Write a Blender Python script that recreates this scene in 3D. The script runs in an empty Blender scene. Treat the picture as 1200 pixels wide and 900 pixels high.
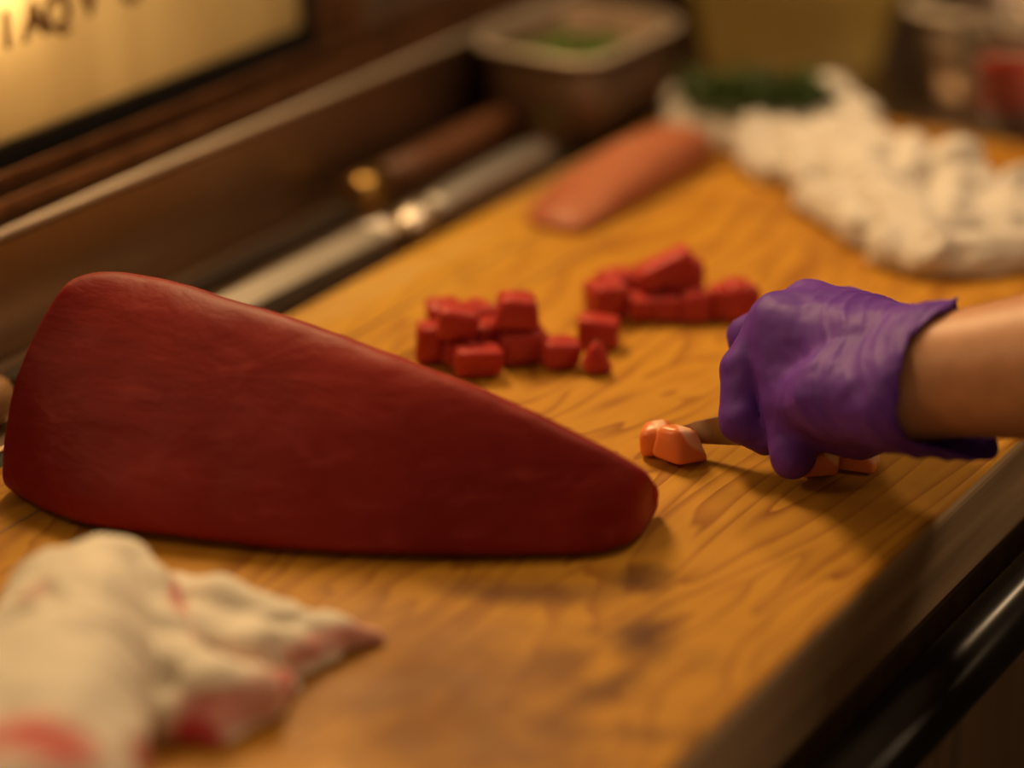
import bpy, bmesh, math, random
import numpy as np
from mathutils import Vector, Matrix, noise as mnoise

random.seed(7)
SC = bpy.context.scene
COL = SC.collection

# ------------------------------------------------------------------ camera
F = 3000.0                                   # focal length in pixels of the 1200 px frame (90 mm on 36 mm)
PITCH = math.radians(23.477)
YAW = math.radians(32.040)
HD = np.array([-math.sin(YAW), math.cos(YAW), 0.0])          # heading on the ground
RT = np.array([math.cos(YAW), math.sin(YAW), 0.0])           # camera right
FW = HD * math.cos(PITCH) + np.array([0, 0, -math.sin(PITCH)])
UP = np.cross(RT, FW)
CAM = np.array([0.5541, -1.0405, 0.5557])
cd = bpy.data.cameras.new('camera'); cam = bpy.data.objects.new('camera', cd); COL.objects.link(cam)
cd.sensor_width = 36; cd.lens = 90; cd.clip_start = 0.05
m = Matrix(((RT[0], UP[0], -FW[0], CAM[0]), (RT[1], UP[1], -FW[1], CAM[1]), (RT[2], UP[2], -FW[2], CAM[2]), (0, 0, 0, 1)))
cam.matrix_world = m
cd.dof.use_dof = True; cd.dof.focus_distance = 1.285; cd.dof.aperture_fstop = 1.75
SC.camera = cam

# ------------------------------------------------------------------ light and exposure
w = bpy.data.worlds.new('world'); SC.world = w; w.use_nodes = True
w.node_tree.nodes['Background'].inputs[0].default_value = (1.0, 0.6, 0.3, 1)
w.node_tree.nodes['Background'].inputs[1].default_value = 0.21
SC.view_settings.view_transform = 'Standard'; SC.view_settings.look = 'None'
SC.view_settings.exposure = 0.0; SC.view_settings.gamma = 1.0
SC.cycles.use_denoising = True
SC.cycles.max_bounces = 8; SC.cycles.transparent_max_bounces = 8

def area(name, loc, target, size, power, color):
    l = bpy.data.lights.new(name, 'AREA'); l.shape = 'RECTANGLE'; l.size, l.size_y = size
    l.energy = power; l.color = color
    o = bpy.data.objects.new(name, l); COL.objects.link(o)
    o.location = loc
    o.rotation_euler = (Vector(target) - Vector(loc)).to_track_quat('-Z', 'Y').to_euler()
    return o
area('lamp_over_case', (-0.55, 0.32, 0.60), (-0.14, 0.10, 0), (0.18, 0.42), 9.5, (1.0, 0.64, 0.29))
area('lamp_over_case', (-0.60, -0.50, 0.55), (-0.16, -0.16, 0.03), (0.30, 0.15), 2.8, (1.0, 0.64, 0.29))
area('lamp_ceiling', (0.25, 0.95, 1.5), (0.0, 0.1, 0), (0.22, 0.22), 7.0, (1.0, 0.66, 0.36))
area('fill_lamp_right', (1.7, 0.5, 1.25), (0.1, 0.0, 0), (0.3, 0.3), 4.5, (1.0, 0.66, 0.38))  # unseen fill lamp added to lighten the board's right side
area('lamp_inside_case', (-0.63, 0.08, 0.24), (-0.455, 0.10, 0.14), (0.30, 0.12), 0.45, (1.0, 0.72, 0.34))
pl = bpy.data.lights.new('bulb_inside_case', 'POINT'); pl.energy = 0.13; pl.color = (1.0, 0.72, 0.36); pl.shadow_soft_size = 0.012
plo = bpy.data.objects.new('bulb_inside_case', pl); COL.objects.link(plo); plo.location = (-0.482, 0.022, 0.180)

# ------------------------------------------------------------------ helpers
def ray(px, py): return FW + RT * (px - 600) / F + UP * (450 - py) / F
def at(px, py, z=0.0):
    d = ray(px, py); return CAM + d * ((z - CAM[2]) / d[2])
def atx(px, py, x):
    d = ray(px, py); return CAM + d * ((x - CAM[0]) / d[0])
def aty(px, py, y):
    d = ray(px, py); return CAM + d * ((y - CAM[1]) / d[1])

def tag(o, label=None, cat=None, group=None, kind=None):
    if label: o['label'] = label
    if cat: o['category'] = cat
    if group: o['group'] = group
    if kind: o['kind'] = kind
    return o

def empty(name, loc=(0, 0, 0)):
    o = bpy.data.objects.new(name, None); COL.objects.link(o); o.location = loc; o.empty_display_size = 0.02
    return o

def mesh(name, verts, faces, mat, parent=None, smooth=True, auto=None):
    me = bpy.data.meshes.new(name)
    me.from_pydata([tuple(float(c) for c in v) for v in verts], [], [tuple(int(i) for i in f) for f in faces])
    me.validate(); me.update()
    me.materials.append(mat)
    if smooth: me.polygons.foreach_set('use_smooth', [True] * len(me.polygons))
    o = bpy.data.objects.new(name, me); COL.objects.link(o)
    if parent: o.parent = parent; o.matrix_parent_inverse = parent.matrix_basis.inverted()
    return o

def from_bm(name, bm, mat, parent=None, smooth=False):
    me = bpy.data.meshes.new(name); bm.normal_update(); bm.to_mesh(me); bm.free()
    me.materials.append(mat)
    if smooth: me.polygons.foreach_set('use_smooth', [True] * len(me.polygons))
    o = bpy.data.objects.new(name, me); COL.objects.link(o)
    if parent: o.parent = parent; o.matrix_parent_inverse = parent.matrix_basis.inverted()
    return o

def bm_box(lo, hi, bevel=0.0, seg=2):
    bm = bmesh.new(); bmesh.ops.create_cube(bm, size=1)
    lo, hi = Vector(lo), Vector(hi); c = (lo + hi) / 2; s = hi - lo
    for v in bm.verts: v.co = Vector((v.co.x * s.x, v.co.y * s.y, v.co.z * s.z)) + c
    if bevel: bmesh.ops.bevel(bm, geom=bm.edges[:], offset=bevel, segments=seg, profile=0.5, affect='EDGES')
    return bm
def box(name, lo, hi, mat, parent=None, bevel=0.0, seg=2):
    return from_bm(name, bm_box(lo, hi, bevel, seg), mat, parent, smooth=False)

def extrude_y(name, prof, y0, y1, mat, parent=None, closed=True, smooth=False):
    n = len(prof)
    vs = [(x, y0, z) for x, z in prof] + [(x, y1, z) for x, z in prof]
    fs = [(i, (i + 1) % n, n + (i + 1) % n, n + i) for i in range(n if closed else n - 1)]
    if closed: fs += [tuple(range(n))[::-1], tuple(range(n, 2 * n))]
    return mesh(name, vs, fs, mat, parent, smooth)

def loft(rings, cap=True):
    """rings: list of equal-length point lists -> verts, faces"""
    n = len(rings[0]); vs = [p for r in rings for p in r]; fs = []
    for i in range(len(rings) - 1):
        for j in range(n):
            k = (j + 1) % n
            fs.append((i * n + j, i * n + k, (i + 1) * n + k, (i + 1) * n + j))
    if cap:
        fs.append(tuple(range(n))[::-1]); fs.append(tuple(range((len(rings) - 1) * n, len(rings) * n)))
    return vs, fs

def subsurf(o, lv=2):
    md = o.modifiers.new('subdivision', 'SUBSURF'); md.levels = lv; md.render_levels = lv
    return o

def recalc(o):
    bm = bmesh.new(); bm.from_mesh(o.data); bmesh.ops.recalc_face_normals(bm, faces=bm.faces[:]); bm.to_mesh(o.data); bm.free()
    return o

# signed-distance bodies turned into one continuous surface (surface nets)
def smin(a, b, k):
    h = np.clip(0.5 + 0.5 * (b - a) / k, 0, 1)
    return b + (a - b) * h - k * h * (1 - h)
def cone_sdf(P, a, b, ra, rb):
    a = np.asarray(a, float); b = np.asarray(b, float); ba = b - a
    t = np.clip(((P - a) @ ba) / max(ba @ ba, 1e-12), 0, 1)
    return np.linalg.norm(P - a - t[:, None] * ba, axis=1) - (ra + (rb - ra) * t)
def chain_sdf(P, pts, k=0.004):
    d = None
    for (a, ra), (b, rb) in zip(pts[:-1], pts[1:]):
        e = cone_sdf(P, a, b, ra, rb); d = e if d is None else smin(d, e, k)
    return d
def nets(fn, lo, hi, h):
    lo = np.asarray(lo, float); n = np.ceil((np.asarray(hi) - lo) / h).astype(int) + 1
    g = np.stack(np.meshgrid(*[np.arange(k) for k in n], indexing='ij'), -1)
    P = (lo + g * h).reshape(-1, 3); vals = np.empty(len(P))
    for s in range(0, len(P), 300000): vals[s:s + 300000] = fn(P[s:s + 300000])
    V = vals.reshape(n)
    offs = [(i, j, k) for i in (0, 1) for j in (0, 1) for k in (0, 1)]
    sub = {o: V[o[0]:n[0] - 1 + o[0], o[1]:n[1] - 1 + o[1], o[2]:n[2] - 1 + o[2]] for o in offs}
    cnt = np.zeros(n - 1); acc = np.zeros(tuple(n - 1) + (3,))
    for a in offs:
        for ax in range(3):
            if a[ax]: continue
            b = list(a); b[ax] = 1; b = tuple(b)
            va, vb = sub[a], sub[b]; cr = (va < 0) != (vb < 0)
            t = np.where(cr, va / np.where(cr, va - vb, 1), 0)
            for c in range(3): acc[..., c] += np.where(cr, a[c] + (t if c == ax else 0), 0)
            cnt += cr
    act = cnt > 0; idx = -np.ones(n - 1, int); idx[act] = np.arange(act.sum())
    cell = np.argwhere(act); verts = lo + (cell + acc[act] / cnt[act][:, None]) * h
    faces = []
    for ax in range(3):
        u, v = (ax + 1) % 3, (ax + 2) % 3
        A = np.take(V, range(n[ax] - 1), ax); B = np.take(V, range(1, n[ax]), ax)
        e = np.argwhere((A < 0) != (B < 0)); e = e[(e[:, u] > 0) & (e[:, v] > 0) & (e[:, u] < n[u] - 1) & (e[:, v] < n[v] - 1)]
        if not len(e): continue
        q = []
        for du, dv in ((-1, -1), (0, -1), (0, 0), (-1, 0)):
            c = e.copy(); c[:, u] += du; c[:, v] += dv; q.append(idx[c[:, 0], c[:, 1], c[:, 2]])
        q = np.stack(q, 1); fl = A[e[:, 0], e[:, 1], e[:, 2]] >= 0
        q[fl] = q[fl][:, ::-1]; faces.append(q)
    return verts, np.concatenate(faces)
def vnormals(v, f):
    nrm = np.zeros_like(v); a, b, c, d = (v[f[:, i]] for i in range(4))
    fn = np.cross(c - a, d - b)
    for i in range(4): np.add.at(nrm, f[:, i], fn)
    return nrm / np.maximum(np.linalg.norm(nrm, axis=1), 1e-12)[:, None]
def relax(v, f, it=2, w=0.5):
    for _ in range(it):
        s = np.zeros_like(v); c = np.zeros(len(v))
        for i in range(4):
            a, b = f[:, i], f[:, (i + 1) % 4]
            np.add.at(s, a, v[b]); np.add.at(c, a, 1); np.add.at(s, b, v[a]); np.add.at(c, b, 1)
        v = v + w * (s / np.maximum(c, 1)[:, None] - v)
    return v
def nz(P, scale, seed=0.0):
    return np.array([mnoise.noise(Vector((p[0] * scale + seed, p[1] * scale + seed * 1.7, p[2] * scale - seed))) for p in P])
def sst(x, a, b):
    t = np.clip((x - a) / (b - a), 0, 1); return t * t * (3 - 2 * t)

# ------------------------------------------------------------------ materials
class NB:
    def __init__(s, name):
        s.m = bpy.data.materials.new(name); s.m.use_nodes = True; s.t = s.m.node_tree; s.n = s.t.nodes
        s.p = s.n['Principled BSDF']; s.out = s.n['Material Output']
    def node(s, typ, **kw):
        nd = s.n.new(typ)
        for k, v in kw.items():
            if k.startswith('i_'):
                nd.inputs[k[2:].replace('_', ' ')].default_value = v
            else: setattr(nd, k, v)
        return nd
    def link(s, a, b): s.t.links.new(a, b)
    def set(s, **kw):
        for k, v in kw.items(): s.p.inputs[k.replace('_', ' ')].default_value = v
    def coord(s, scale=(1, 1, 1), loc=(0, 0, 0), rot=(0, 0, 0), kind='Object'):
        tc = s.node('ShaderNodeTexCoord'); mp = s.node('ShaderNodeMapping')
        mp.inputs['Scale'].default_value = scale; mp.inputs['Location'].default_value = loc; mp.inputs['Rotation'].default_value = rot
        s.link(tc.outputs[kind], mp.inputs['Vector']); return mp.outputs['Vector']
    def noise(s, vec, scale, detail=3, rough=0.5, dist=0):
        nd = s.node('ShaderNodeTexNoise'); nd.inputs['Scale'].default_value = scale; nd.inputs['Detail'].default_value = detail
        nd.inputs['Roughness'].default_value = rough; nd.inputs['Distortion'].default_value = dist
        s.link(vec, nd.inputs['Vector']); return nd.outputs['Fac']
    def ramp(s, fac, stops):
        nd = s.node('ShaderNodeValToRGB'); e = nd.color_ramp.elements
        while len(e) < len(stops): e.new(0.5)
        for el, (p, c) in zip(e, stops): el.position = p; el.color = tuple(c) + (1,) if len(c) == 3 else c
        s.link(fac, nd.inputs['Fac']); return nd.outputs['Color']
    def math(s, op, a, b=None):
        nd = s.node('ShaderNodeMath', operation=op)
        for i, x in enumerate((a, b)):
            if x is None: continue
            if isinstance(x, (int, float)): nd.inputs[i].default_value = x
            else: s.link(x, nd.inputs[i])
        return nd.outputs[0]
    def mix(s, fac, a, b, blend='MIX'):
        nd = s.node('ShaderNodeMix', data_type='RGBA', blend_type=blend)
        for i, x in ((0, fac), (6, a), (7, b)):
            if isinstance(x, (int, float)): nd.inputs[i].default_value = x
            elif isinstance(x, tuple): nd.inputs[i].default_value = x + (1,) if len(x) == 3 else x
            else: s.link(x, nd.inputs[i])
        return nd.outputs[2]
    def bump(s, h, strength=0.3, dist=0.001):
        nd = s.node('ShaderNodeBump'); nd.inputs['Strength'].default_value = strength; nd.inputs['Distance'].default_value = dist
        s.link(h, nd.inputs['Height']); s.link(nd.outputs['Normal'], s.p.inputs['Normal'])

def simple(name, col, rough=0.5, metal=0.0, nscale=40, var=0.25, bump=0.0, sss=0.0, rad=(0.01, 0.004, 0.002), stretch=(1, 1, 1), spec=0.5, coat=0.0):
    b = NB(name); v = b.coord(scale=stretch); n = b.noise(v, nscale, 4)
    c0 = tuple(x * (1 - var) for x in col); c1 = tuple(min(1, x * (1 + var)) for x in col)
    b.link(b.ramp(n, [(0.3, c0), (0.7, c1)]), b.p.inputs['Base Color'])
    b.set(Roughness=rough, Metallic=metal, Specular_IOR_Level=spec, Coat_Weight=coat)
    if sss:
        b.set(Subsurface_Weight=sss, Subsurface_Radius=rad, Subsurface_Scale=1.0)
    if bump: b.bump(n, 0.6, bump)
    return b.m

def wood_board(name='hinoki_wood'):
    b = NB(name)
    v = b.coord(scale=(1, 0.22, 1))
    f = b.noise(v, 10.0, 3, 0.5, 0.8)                     # large slow field whose contours are the grain
    sx = b.node('ShaderNodeSeparateXYZ'); b.link(b.coord(), sx.inputs[0])
    ph = b.math('ADD', b.math('MULTIPLY', f, 15.0), b.math('MULTIPLY', sx.outputs[0], 34.0))
    fr = b.math('FRACT', ph)
    line = b.ramp(fr, [(0.0, (1, 1, 1)), (0.45, (0.85, 0.85, 0.85)), (0.75, (0.40, 0.40, 0.40)), (0.92, (0.0, 0.0, 0.0)), (1.0, (1, 1, 1))])
    wob = b.noise(b.coord(scale=(1, 0.4, 1)), 22, 4, 0.6)
    inv = b.math('SUBTRACT', 1.0, line)
    gl = b.math('MULTIPLY', inv, b.math('MULTIPLY', wob, 1.25))
    fine = b.noise(b.coord(scale=(300, 14, 300)), 1.0, 3)
    base = b.mix(b.noise(b.coord(), 6.0, 3), (0.47, 0.225, 0.024), (0.62, 0.32, 0.036))
    c = b.mix(gl, base, (0.22, 0.060, 0.011))
    c = b.mix(b.math('MULTIPLY', b.ramp(fine, [(0.35, (1, 1, 1)), (0.62, (0, 0, 0))]), 0.16), c, (0.35, 0.14, 0.025))
    # damp patches and small stains, broader tones, wear, and painted shade and sheen
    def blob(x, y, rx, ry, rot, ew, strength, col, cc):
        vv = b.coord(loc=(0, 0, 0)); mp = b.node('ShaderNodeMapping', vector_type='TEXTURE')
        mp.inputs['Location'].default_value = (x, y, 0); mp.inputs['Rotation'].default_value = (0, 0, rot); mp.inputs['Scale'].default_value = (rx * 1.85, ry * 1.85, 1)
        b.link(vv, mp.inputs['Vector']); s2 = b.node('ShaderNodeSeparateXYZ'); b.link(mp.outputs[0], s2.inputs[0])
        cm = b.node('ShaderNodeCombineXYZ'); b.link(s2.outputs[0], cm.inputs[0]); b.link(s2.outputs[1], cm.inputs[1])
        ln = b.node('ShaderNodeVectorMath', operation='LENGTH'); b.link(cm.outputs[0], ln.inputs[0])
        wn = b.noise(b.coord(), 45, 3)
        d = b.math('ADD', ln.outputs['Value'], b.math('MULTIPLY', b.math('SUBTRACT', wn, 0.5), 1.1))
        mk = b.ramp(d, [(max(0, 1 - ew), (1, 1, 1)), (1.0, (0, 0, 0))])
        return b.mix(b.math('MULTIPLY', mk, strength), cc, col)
    stains = [
        (at(1130, 240), .085, .10, .2, .9, .60, (0.24, .085, .016)), (at(470, 320), .05, .14, 0, .9, .45, (0.68, .41, .055)),  # far right darker wood; left patch paints lamp brightness with wear
        (at(757, 745), .010, .020, .2, .8, .9, (0.10, .035, .012)), (at(715, 805), .006, .026, -.2, .8, .75, (0.13, .05, .014)),
        (at(748, 680), .010, .011, .0, .8, .9, (0.09, .032, .011)), (at(612, 694), .028, .010, .4, .8, .75, (0.12, .043, .013)),
        (at(650, 780), .010, .022, .0, .8, .6, (0.15, .055, .015)), (at(822, 775), .006, .009, .0, .7, .35, (0.14, .055, .015)),
        (at(770, 860), .030, .006, .5, .8, .5, (0.15, .055, .015)), (at(648, 862), .008, .008, .0, .7, .35, (0.14, .055, .015)),
        (at(500, 800), .055, .042, .3, .9, .75, (0.17, .060, .013)), (at(560, 880), .04, .028, .2, .9, .6, (0.17, .060, .013)),  # broad darker patches at the near left
        (at(1000, 585), .035, .018, .3, .9, .40, (0.22, .080, .016)),  # shade under the hand, painted into the wood colour
        (at(930, 245), .030, .020, .4, .9, .30, (0.26, .095, .018)), (at(395, 355), .012, .06, -.03, .8, .40, (0.62, .44, .18)),  # darker patch by the towel; pale streak mixes wear and painted sheen
        (at(520, 300), .006, .05, -.03, .8, .30, (0.62, .44, .18)), (at(655, 205), .02, .05, -.03, .8, .55, (0.40, .26, .12)),  # second streak of wear and painted sheen, then worn greyish wood
    ]
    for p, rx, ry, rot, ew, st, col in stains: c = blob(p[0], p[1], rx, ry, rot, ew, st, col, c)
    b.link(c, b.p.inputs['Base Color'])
    b.link(b.ramp(b.noise(b.coord(), 14, 3), [(0.3, (0.42,) * 3), (0.7, (0.6,) * 3)]), b.p.inputs['Roughness'])
    b.set(Specular_IOR_Level=0.16)
    b.bump(b.math('ADD', b.math('MULTIPLY', fine, 0.6), b.math('MULTIPLY', inv, 0.4)), 0.25, 0.0006)
    return b.m

def tuna_mat(name, c_dark, c_lite, sss=0.35, fib=1.0, streak=(1, 1, 1), rough=0.5):
    b = NB(name)
    v = b.coord(scale=streak)
    n1 = b.noise(v, 60 * fib, 4, 0.6, 0.4); n2 = b.noise(b.coord(), 14, 3)
    c = b.mix(b.ramp(n2, [(0.3, (0, 0, 0)), (0.7, (1, 1, 1))]), c_dark, c_lite)
    wv = b.ramp(n1, [(0.55, (0, 0, 0)), (0.8, (1, 1, 1))])
    c = b.mix(b.math('MULTIPLY', wv, 0.34), c, tuple(min(1, x * 1.5 + 0.05) for x in c_lite))
    b.link(c, b.p.inputs['Base Color'])
    b.set(Roughness=rough, Subsurface_Weight=sss, Subsurface_Radius=(0.012, 0.003, 0.002), Subsurface_Scale=0.6, Specular_IOR_Level=0.16)
    b.bump(b.math('ADD', n1, b.math('MULTIPLY', b.noise(b.coord(scale=streak), 22 * fib, 3, 0.6, 1.0), 2.0)), 0.7, 0.0012)
    return b.m

def salmon_mat(name, a, c_, sss, *rest):
    b = NB(name); wv = b.node('ShaderNodeTexWave', wave_type='BANDS', bands_direction='DIAGONAL')
    wv.inputs['Scale'].default_value = 13; wv.inputs['Distortion'].default_value = 4.0; wv.inputs['Detail'].default_value = 1.5; wv.inputs['Detail Scale'].default_value = 1.2
    b.link(b.coord(loc=(.003, 0, .004)), wv.inputs['Vector'])
    base = b.mix(b.noise(b.coord(), 60, 3), a, c_)
    k = b.ramp(wv.outputs['Fac'], [(0.86, (0, 0, 0)), (0.96, (1, 1, 1))])
    b.link(b.mix(b.math('MULTIPLY', k, 0.8), base, (0.90, 0.62, 0.42)), b.p.inputs['Base Color'])
    b.set(Roughness=0.36, Subsurface_Weight=sss, Subsurface_Radius=(0.010, 0.004, 0.002), Subsurface_Scale=0.5)
    b.bump(wv.outputs['Fac'], 0.3, 0.0006)
    return b.m

def steel(name, col=(0.46, 0.40, 0.34), rough=0.32, axis=(40, 1, 40), metal=1.0):
    b = NB(name); n = b.noise(b.coord(scale=axis), 30, 3); n2 = b.noise(b.coord(), 9, 4)
    b.link(b.ramp(n2, [(0.3, tuple(x * .75 for x in col)), (0.75, col)]), b.p.inputs['Base Color'])
    b.link(b.math('ADD', rough - 0.08, b.math('MULTIPLY', n, 0.18)), b.p.inputs['Roughness'])
    b.set(Metallic=metal); b.bump(n, 0.08, 0.0003)
    return b.m

M = {}
M['board'] = wood_board()
M['board_side'] = simple('weathered_board_side', (0.46, 0.32, 0.19), 0.7, stretch=(1, 0.15, 2), nscale=18, var=0.45)
M['tuna'] = tuna_mat('tuna_red_flesh', (0.185, 0.009, 0.010), (0.275, 0.020, 0.015), 0.35, 1.0, (0.6, 0.6, 1.6))
M['cube'] = tuna_mat('tuna_cube_flesh', (0.36, 0.020, 0.022), (0.50, 0.085, 0.065), 0.45, 2.0, (1, 0.4, 1), 0.33)
M['salmon'] = salmon_mat('salmon_flesh', (0.72, 0.18, 0.040), (0.78, 0.27, 0.08), 0.4, 1.2, (1, 0.5, 1), 0.35)
M['fillet'] = tuna_mat('pale_pink_flesh', (0.37, 0.105, 0.052), (0.46, 0.185, 0.098), 0.4, 0.6, (1, 0.25, 1), 0.4)
M['steel'] = steel('worn_stainless', (0.42, 0.34, 0.28), 0.34)
M['steel_dark'] = steel('dull_brown_steel', (0.36, 0.25, 0.17), 0.42)
M['rim'] = steel('bright_steel_rim', (0.72, 0.62, 0.50), 0.5, metal=0.55)
M['pan'] = steel('pan_steel', (0.27, 0.185, 0.13), 0.6, (4, 4, 1))
M['blade'] = steel('polished_blade', (0.86, 0.78, 0.66), 0.36)
M['blade_dark'] = steel('dark_blade', (0.30, 0.24, 0.19), 0.35)
M['grip_metal'] = steel('grey_metal_handle', (0.46, 0.43, 0.40), 0.5)
M['knife_hand'] = steel('grey_petty_blade', (0.40, 0.36, 0.33), 0.30)
M['gold'] = steel('brass_ferrule', (0.80, 0.52, 0.16), 0.3)
M['handle'] = simple('dark_wood_handle', (0.16, 0.062, 0.025), 0.45, stretch=(60, 4, 60), nscale=2)
M['handle_lt'] = simple('brown_wood_handle', (0.36, 0.19, 0.075), 0.5, stretch=(60, 4, 60), nscale=2)
M['black'] = simple('black_rubber', (0.008, 0.007, 0.006), 0.24, nscale=60, spec=0.3)
M['gasket'] = simple('matte_black_gasket', (0.006, 0.006, 0.007), 0.6)
M['case_brown'] = simple('brown_anodised_track', (0.22, 0.105, 0.05), 0.38, metal=0.6)
M['cabinet'] = simple('cabinet_brown_laminate', (0.12, 0.075, 0.04), 0.55, stretch=(10, 10, 0.5), nscale=6, var=0.35)
M['dark_wall'] = simple('dark_kitchen_wall', (0.16, 0.11, 0.07), 0.7)
M['floor'] = simple('kitchen_floor', (0.09, 0.065, 0.045), 0.5)
M['skin'] = simple('skin', (0.47, 0.22, 0.11), 0.5, nscale=90, var=0.10, sss=0.25, rad=(0.012, 0.004, 0.002))
M['herb'] = simple('dark_green_leaf', (0.042, 0.080, 0.012), 0.55, nscale=120, var=0.6)
M['herb_lt'] = simple('bright_green_leaf', (0.12, 0.21, 0.02), 0.5, nscale=120, var=0.5)

def plastic(name, col, alpha_mix, rough):
    b = NB(name); n = b.noise(b.coord(), 8, 2)
    b.link(b.ramp(n, [(0.3, tuple(x * .85 for x in col)), (0.7, col)]), b.p.inputs['Base Color'])
    b.set(Roughness=rough, Transmission_Weight=alpha_mix, IOR=1.45)
    return b.m
def translucent(name, col, k):
    b = NB(name); n = b.noise(b.coord(), 8, 2); c = b.ramp(n, [(0.3, tuple(x * .85 for x in col)), (0.7, col)])
    b.link(c, b.p.inputs['Base Color']); b.set(Roughness=0.4)
    tr = b.node('ShaderNodeBsdfTranslucent'); b.link(c, tr.inputs['Color'])
    mx = b.node('ShaderNodeMixShader'); mx.inputs[0].default_value = k
    b.link(b.p.outputs[0], mx.inputs[1]); b.link(tr.outputs[0], mx.inputs[2]); b.link(mx.outputs[0], b.out.inputs['Surface'])
    return b.m
M['tub'] = translucent('olive_tub_plastic', (0.78, 0.68, 0.36), 0.65)
M['clear'] = plastic('clear_plastic', (0.92, 0.90, 0.88), 1.0, 0.06)

def glove_mat():
    b = NB('purple_nitrile'); n = b.noise(b.coord(), 35, 3)
    b.link(b.ramp(n, [(0.3, (0.092, 0.026, 0.29)), (0.7, (0.128, 0.037, 0.35))]), b.p.inputs['Base Color'])
    b.set(Roughness=0.55, Specular_IOR_Level=0.2, Subsurface_Weight=0.15, Subsurface_Radius=(0.003, 0.002, 0.006), Subsurface_Scale=0.5)
    b.bump(b.noise(b.coord(), 900, 2), 0.15, 0.0002)
    return b.m
M['glove'] = glove_mat()

def cloth_mat(name, base, stained):
    b = NB(name)
    n = b.noise(b.coord(), 25, 3)
    c = b.ramp(n, [(0.3, tuple(x * .93 for x in base)), (0.7, base)])
    if stained:
        at_ = b.node('ShaderNodeAttribute', attribute_name='stain'); s = at_.outputs['Fac']
        wn = b.noise(b.coord(), 70, 3)
        s2 = b.math('MULTIPLY', s, b.math('ADD', 0.5, b.math('MULTIPLY', wn, 1.0)))
        c = b.mix(s2, c, (0.60, 0.075, 0.085))
    b.link(c, b.p.inputs['Base Color'])
    b.set(Roughness=0.9, Specular_IOR_Level=0.15, Subsurface_Weight=0.2, Subsurface_Radius=(0.006, 0.005, 0.004), Subsurface_Scale=0.6)
    wv = b.noise(b.coord(), 700, 2); b.bump(wv, 0.35, 0.0005)
    return b.m
M['towel'] = cloth_mat('white_towel_cloth', (0.66, 0.62, 0.58), False)
M['rag'] = cloth_mat('stained_rag_cloth', (0.85, 0.80, 0.69), True)

def frosted():
    b = NB('frosted_door_glass')
    n = b.noise(b.coord(scale=(1, 1, 0.25)), 18, 4)
    tr = b.node('ShaderNodeBsdfTranslucent'); b.link(b.ramp(n, [(0.3, (0.76, 0.63, 0.44)), (0.7, (0.92, 0.78, 0.56))]), tr.inputs['Color'])
    gl = b.node('ShaderNodeBsdfGlossy'); gl.inputs['Roughness'].default_value = 0.25; gl.inputs['Color'].default_value = (0.9, 0.8, 0.6, 1)
    bp = b.node('ShaderNodeBump'); bp.inputs['Strength'].default_value = 0.4; bp.inputs['Distance'].default_value = 0.001
    b.link(b.noise(b.coord(), 220, 2), bp.inputs['Height']); b.link(bp.outputs[0], gl.inputs['Normal'])
    mx = b.node('ShaderNodeMixShader'); mx.inputs[0].default_value = 0.12
    b.link(tr.outputs[0], mx.inputs[1]); b.link(gl.outputs[0], mx.inputs[2]); b.link(mx.outputs[0], b.out.inputs['Surface'])
    return b.m
M['frost'] = frosted()
M['ink'] = simple('dark_brown_print', (0.28, 0.16, 0.065), 0.6)
M['case_in'] = simple('white_case_lining', (0.75, 0.7, 0.6), 0.6, var=0.05)

# ------------------------------------------------------------------ room shell
tag(box('floor', (-2.2, -2.4, -0.93), (2.2, 2.6, -0.90), M['floor']), kind='structure')
tag(box('wall_back', (-2.2, 2.6, -0.93), (2.2, 2.68, 1.9), M['dark_wall']), kind='structure')
tag(box('wall_right', (2.2, -2.4, -0.93), (2.28, 2.68, 1.9), M['dark_wall']), kind='structure')
tag(box('wall_left', (-2.28, -2.4, -0.93), (-2.2, 2.68, 1.9), M['dark_wall']), kind='structure')

# ------------------------------------------------------------------ counter
XB = -0.405            # plane of the case backsplash
ZS = -0.012            # steel shelf behind the board
BX0, BX1, BY0, BY1 = -0.290, 0.1381, -0.75, 0.585
ct = tag(empty('prep_counter', (-0.13, 0.2, -0.9)), 'long dark prep counter with steel shelf and black rail, under the wooden board', 'counter')
box('cabinet_body', (XB + 0.002, -0.75, -0.895), (0.118, 1.35, -0.062), M['cabinet'], ct)
for k in range(4):
    box('cabinet_door', (0.119, -0.72 + k * 0.5, -0.86), (0.137, -0.72 + k * 0.5 + 0.488, -0.10), M['cabinet'], ct, 0.003)
box('worktop', (XB + 0.002, -0.75, -0.061), (0.134, 1.35, -0.052), M['steel_dark'], ct, 0.001)
box('knife_shelf', (XB + 0.002, -0.75, -0.0515), (BX0 - 0.031, 1.35, ZS), M['steel_dark'], ct, 0.0015)
box('shade_strip', (BX0 - 0.0305, -0.75, -0.0515), (BX0 - 0.0005, BY1, -0.014), M['gasket'], ct)  # matte black strip standing in for the knife's shadow beside the board
box('back_shelf', (BX0 - 0.0095, BY1 + 0.006, -0.0515), (0.150, 1.35, ZS), M['steel'], ct, 0.0015)
rc = at(1015, 900, -0.062); RX = rc[0]; rr = 0.0172
extrude_y('rail', [(RX + rr * math.cos(a), -0.062 + rr * math.sin(a)) for a in np.linspace(0, 2 * math.pi, 40, endpoint=False)], -0.75, 1.35, M['black'], ct, True, True)

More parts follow.
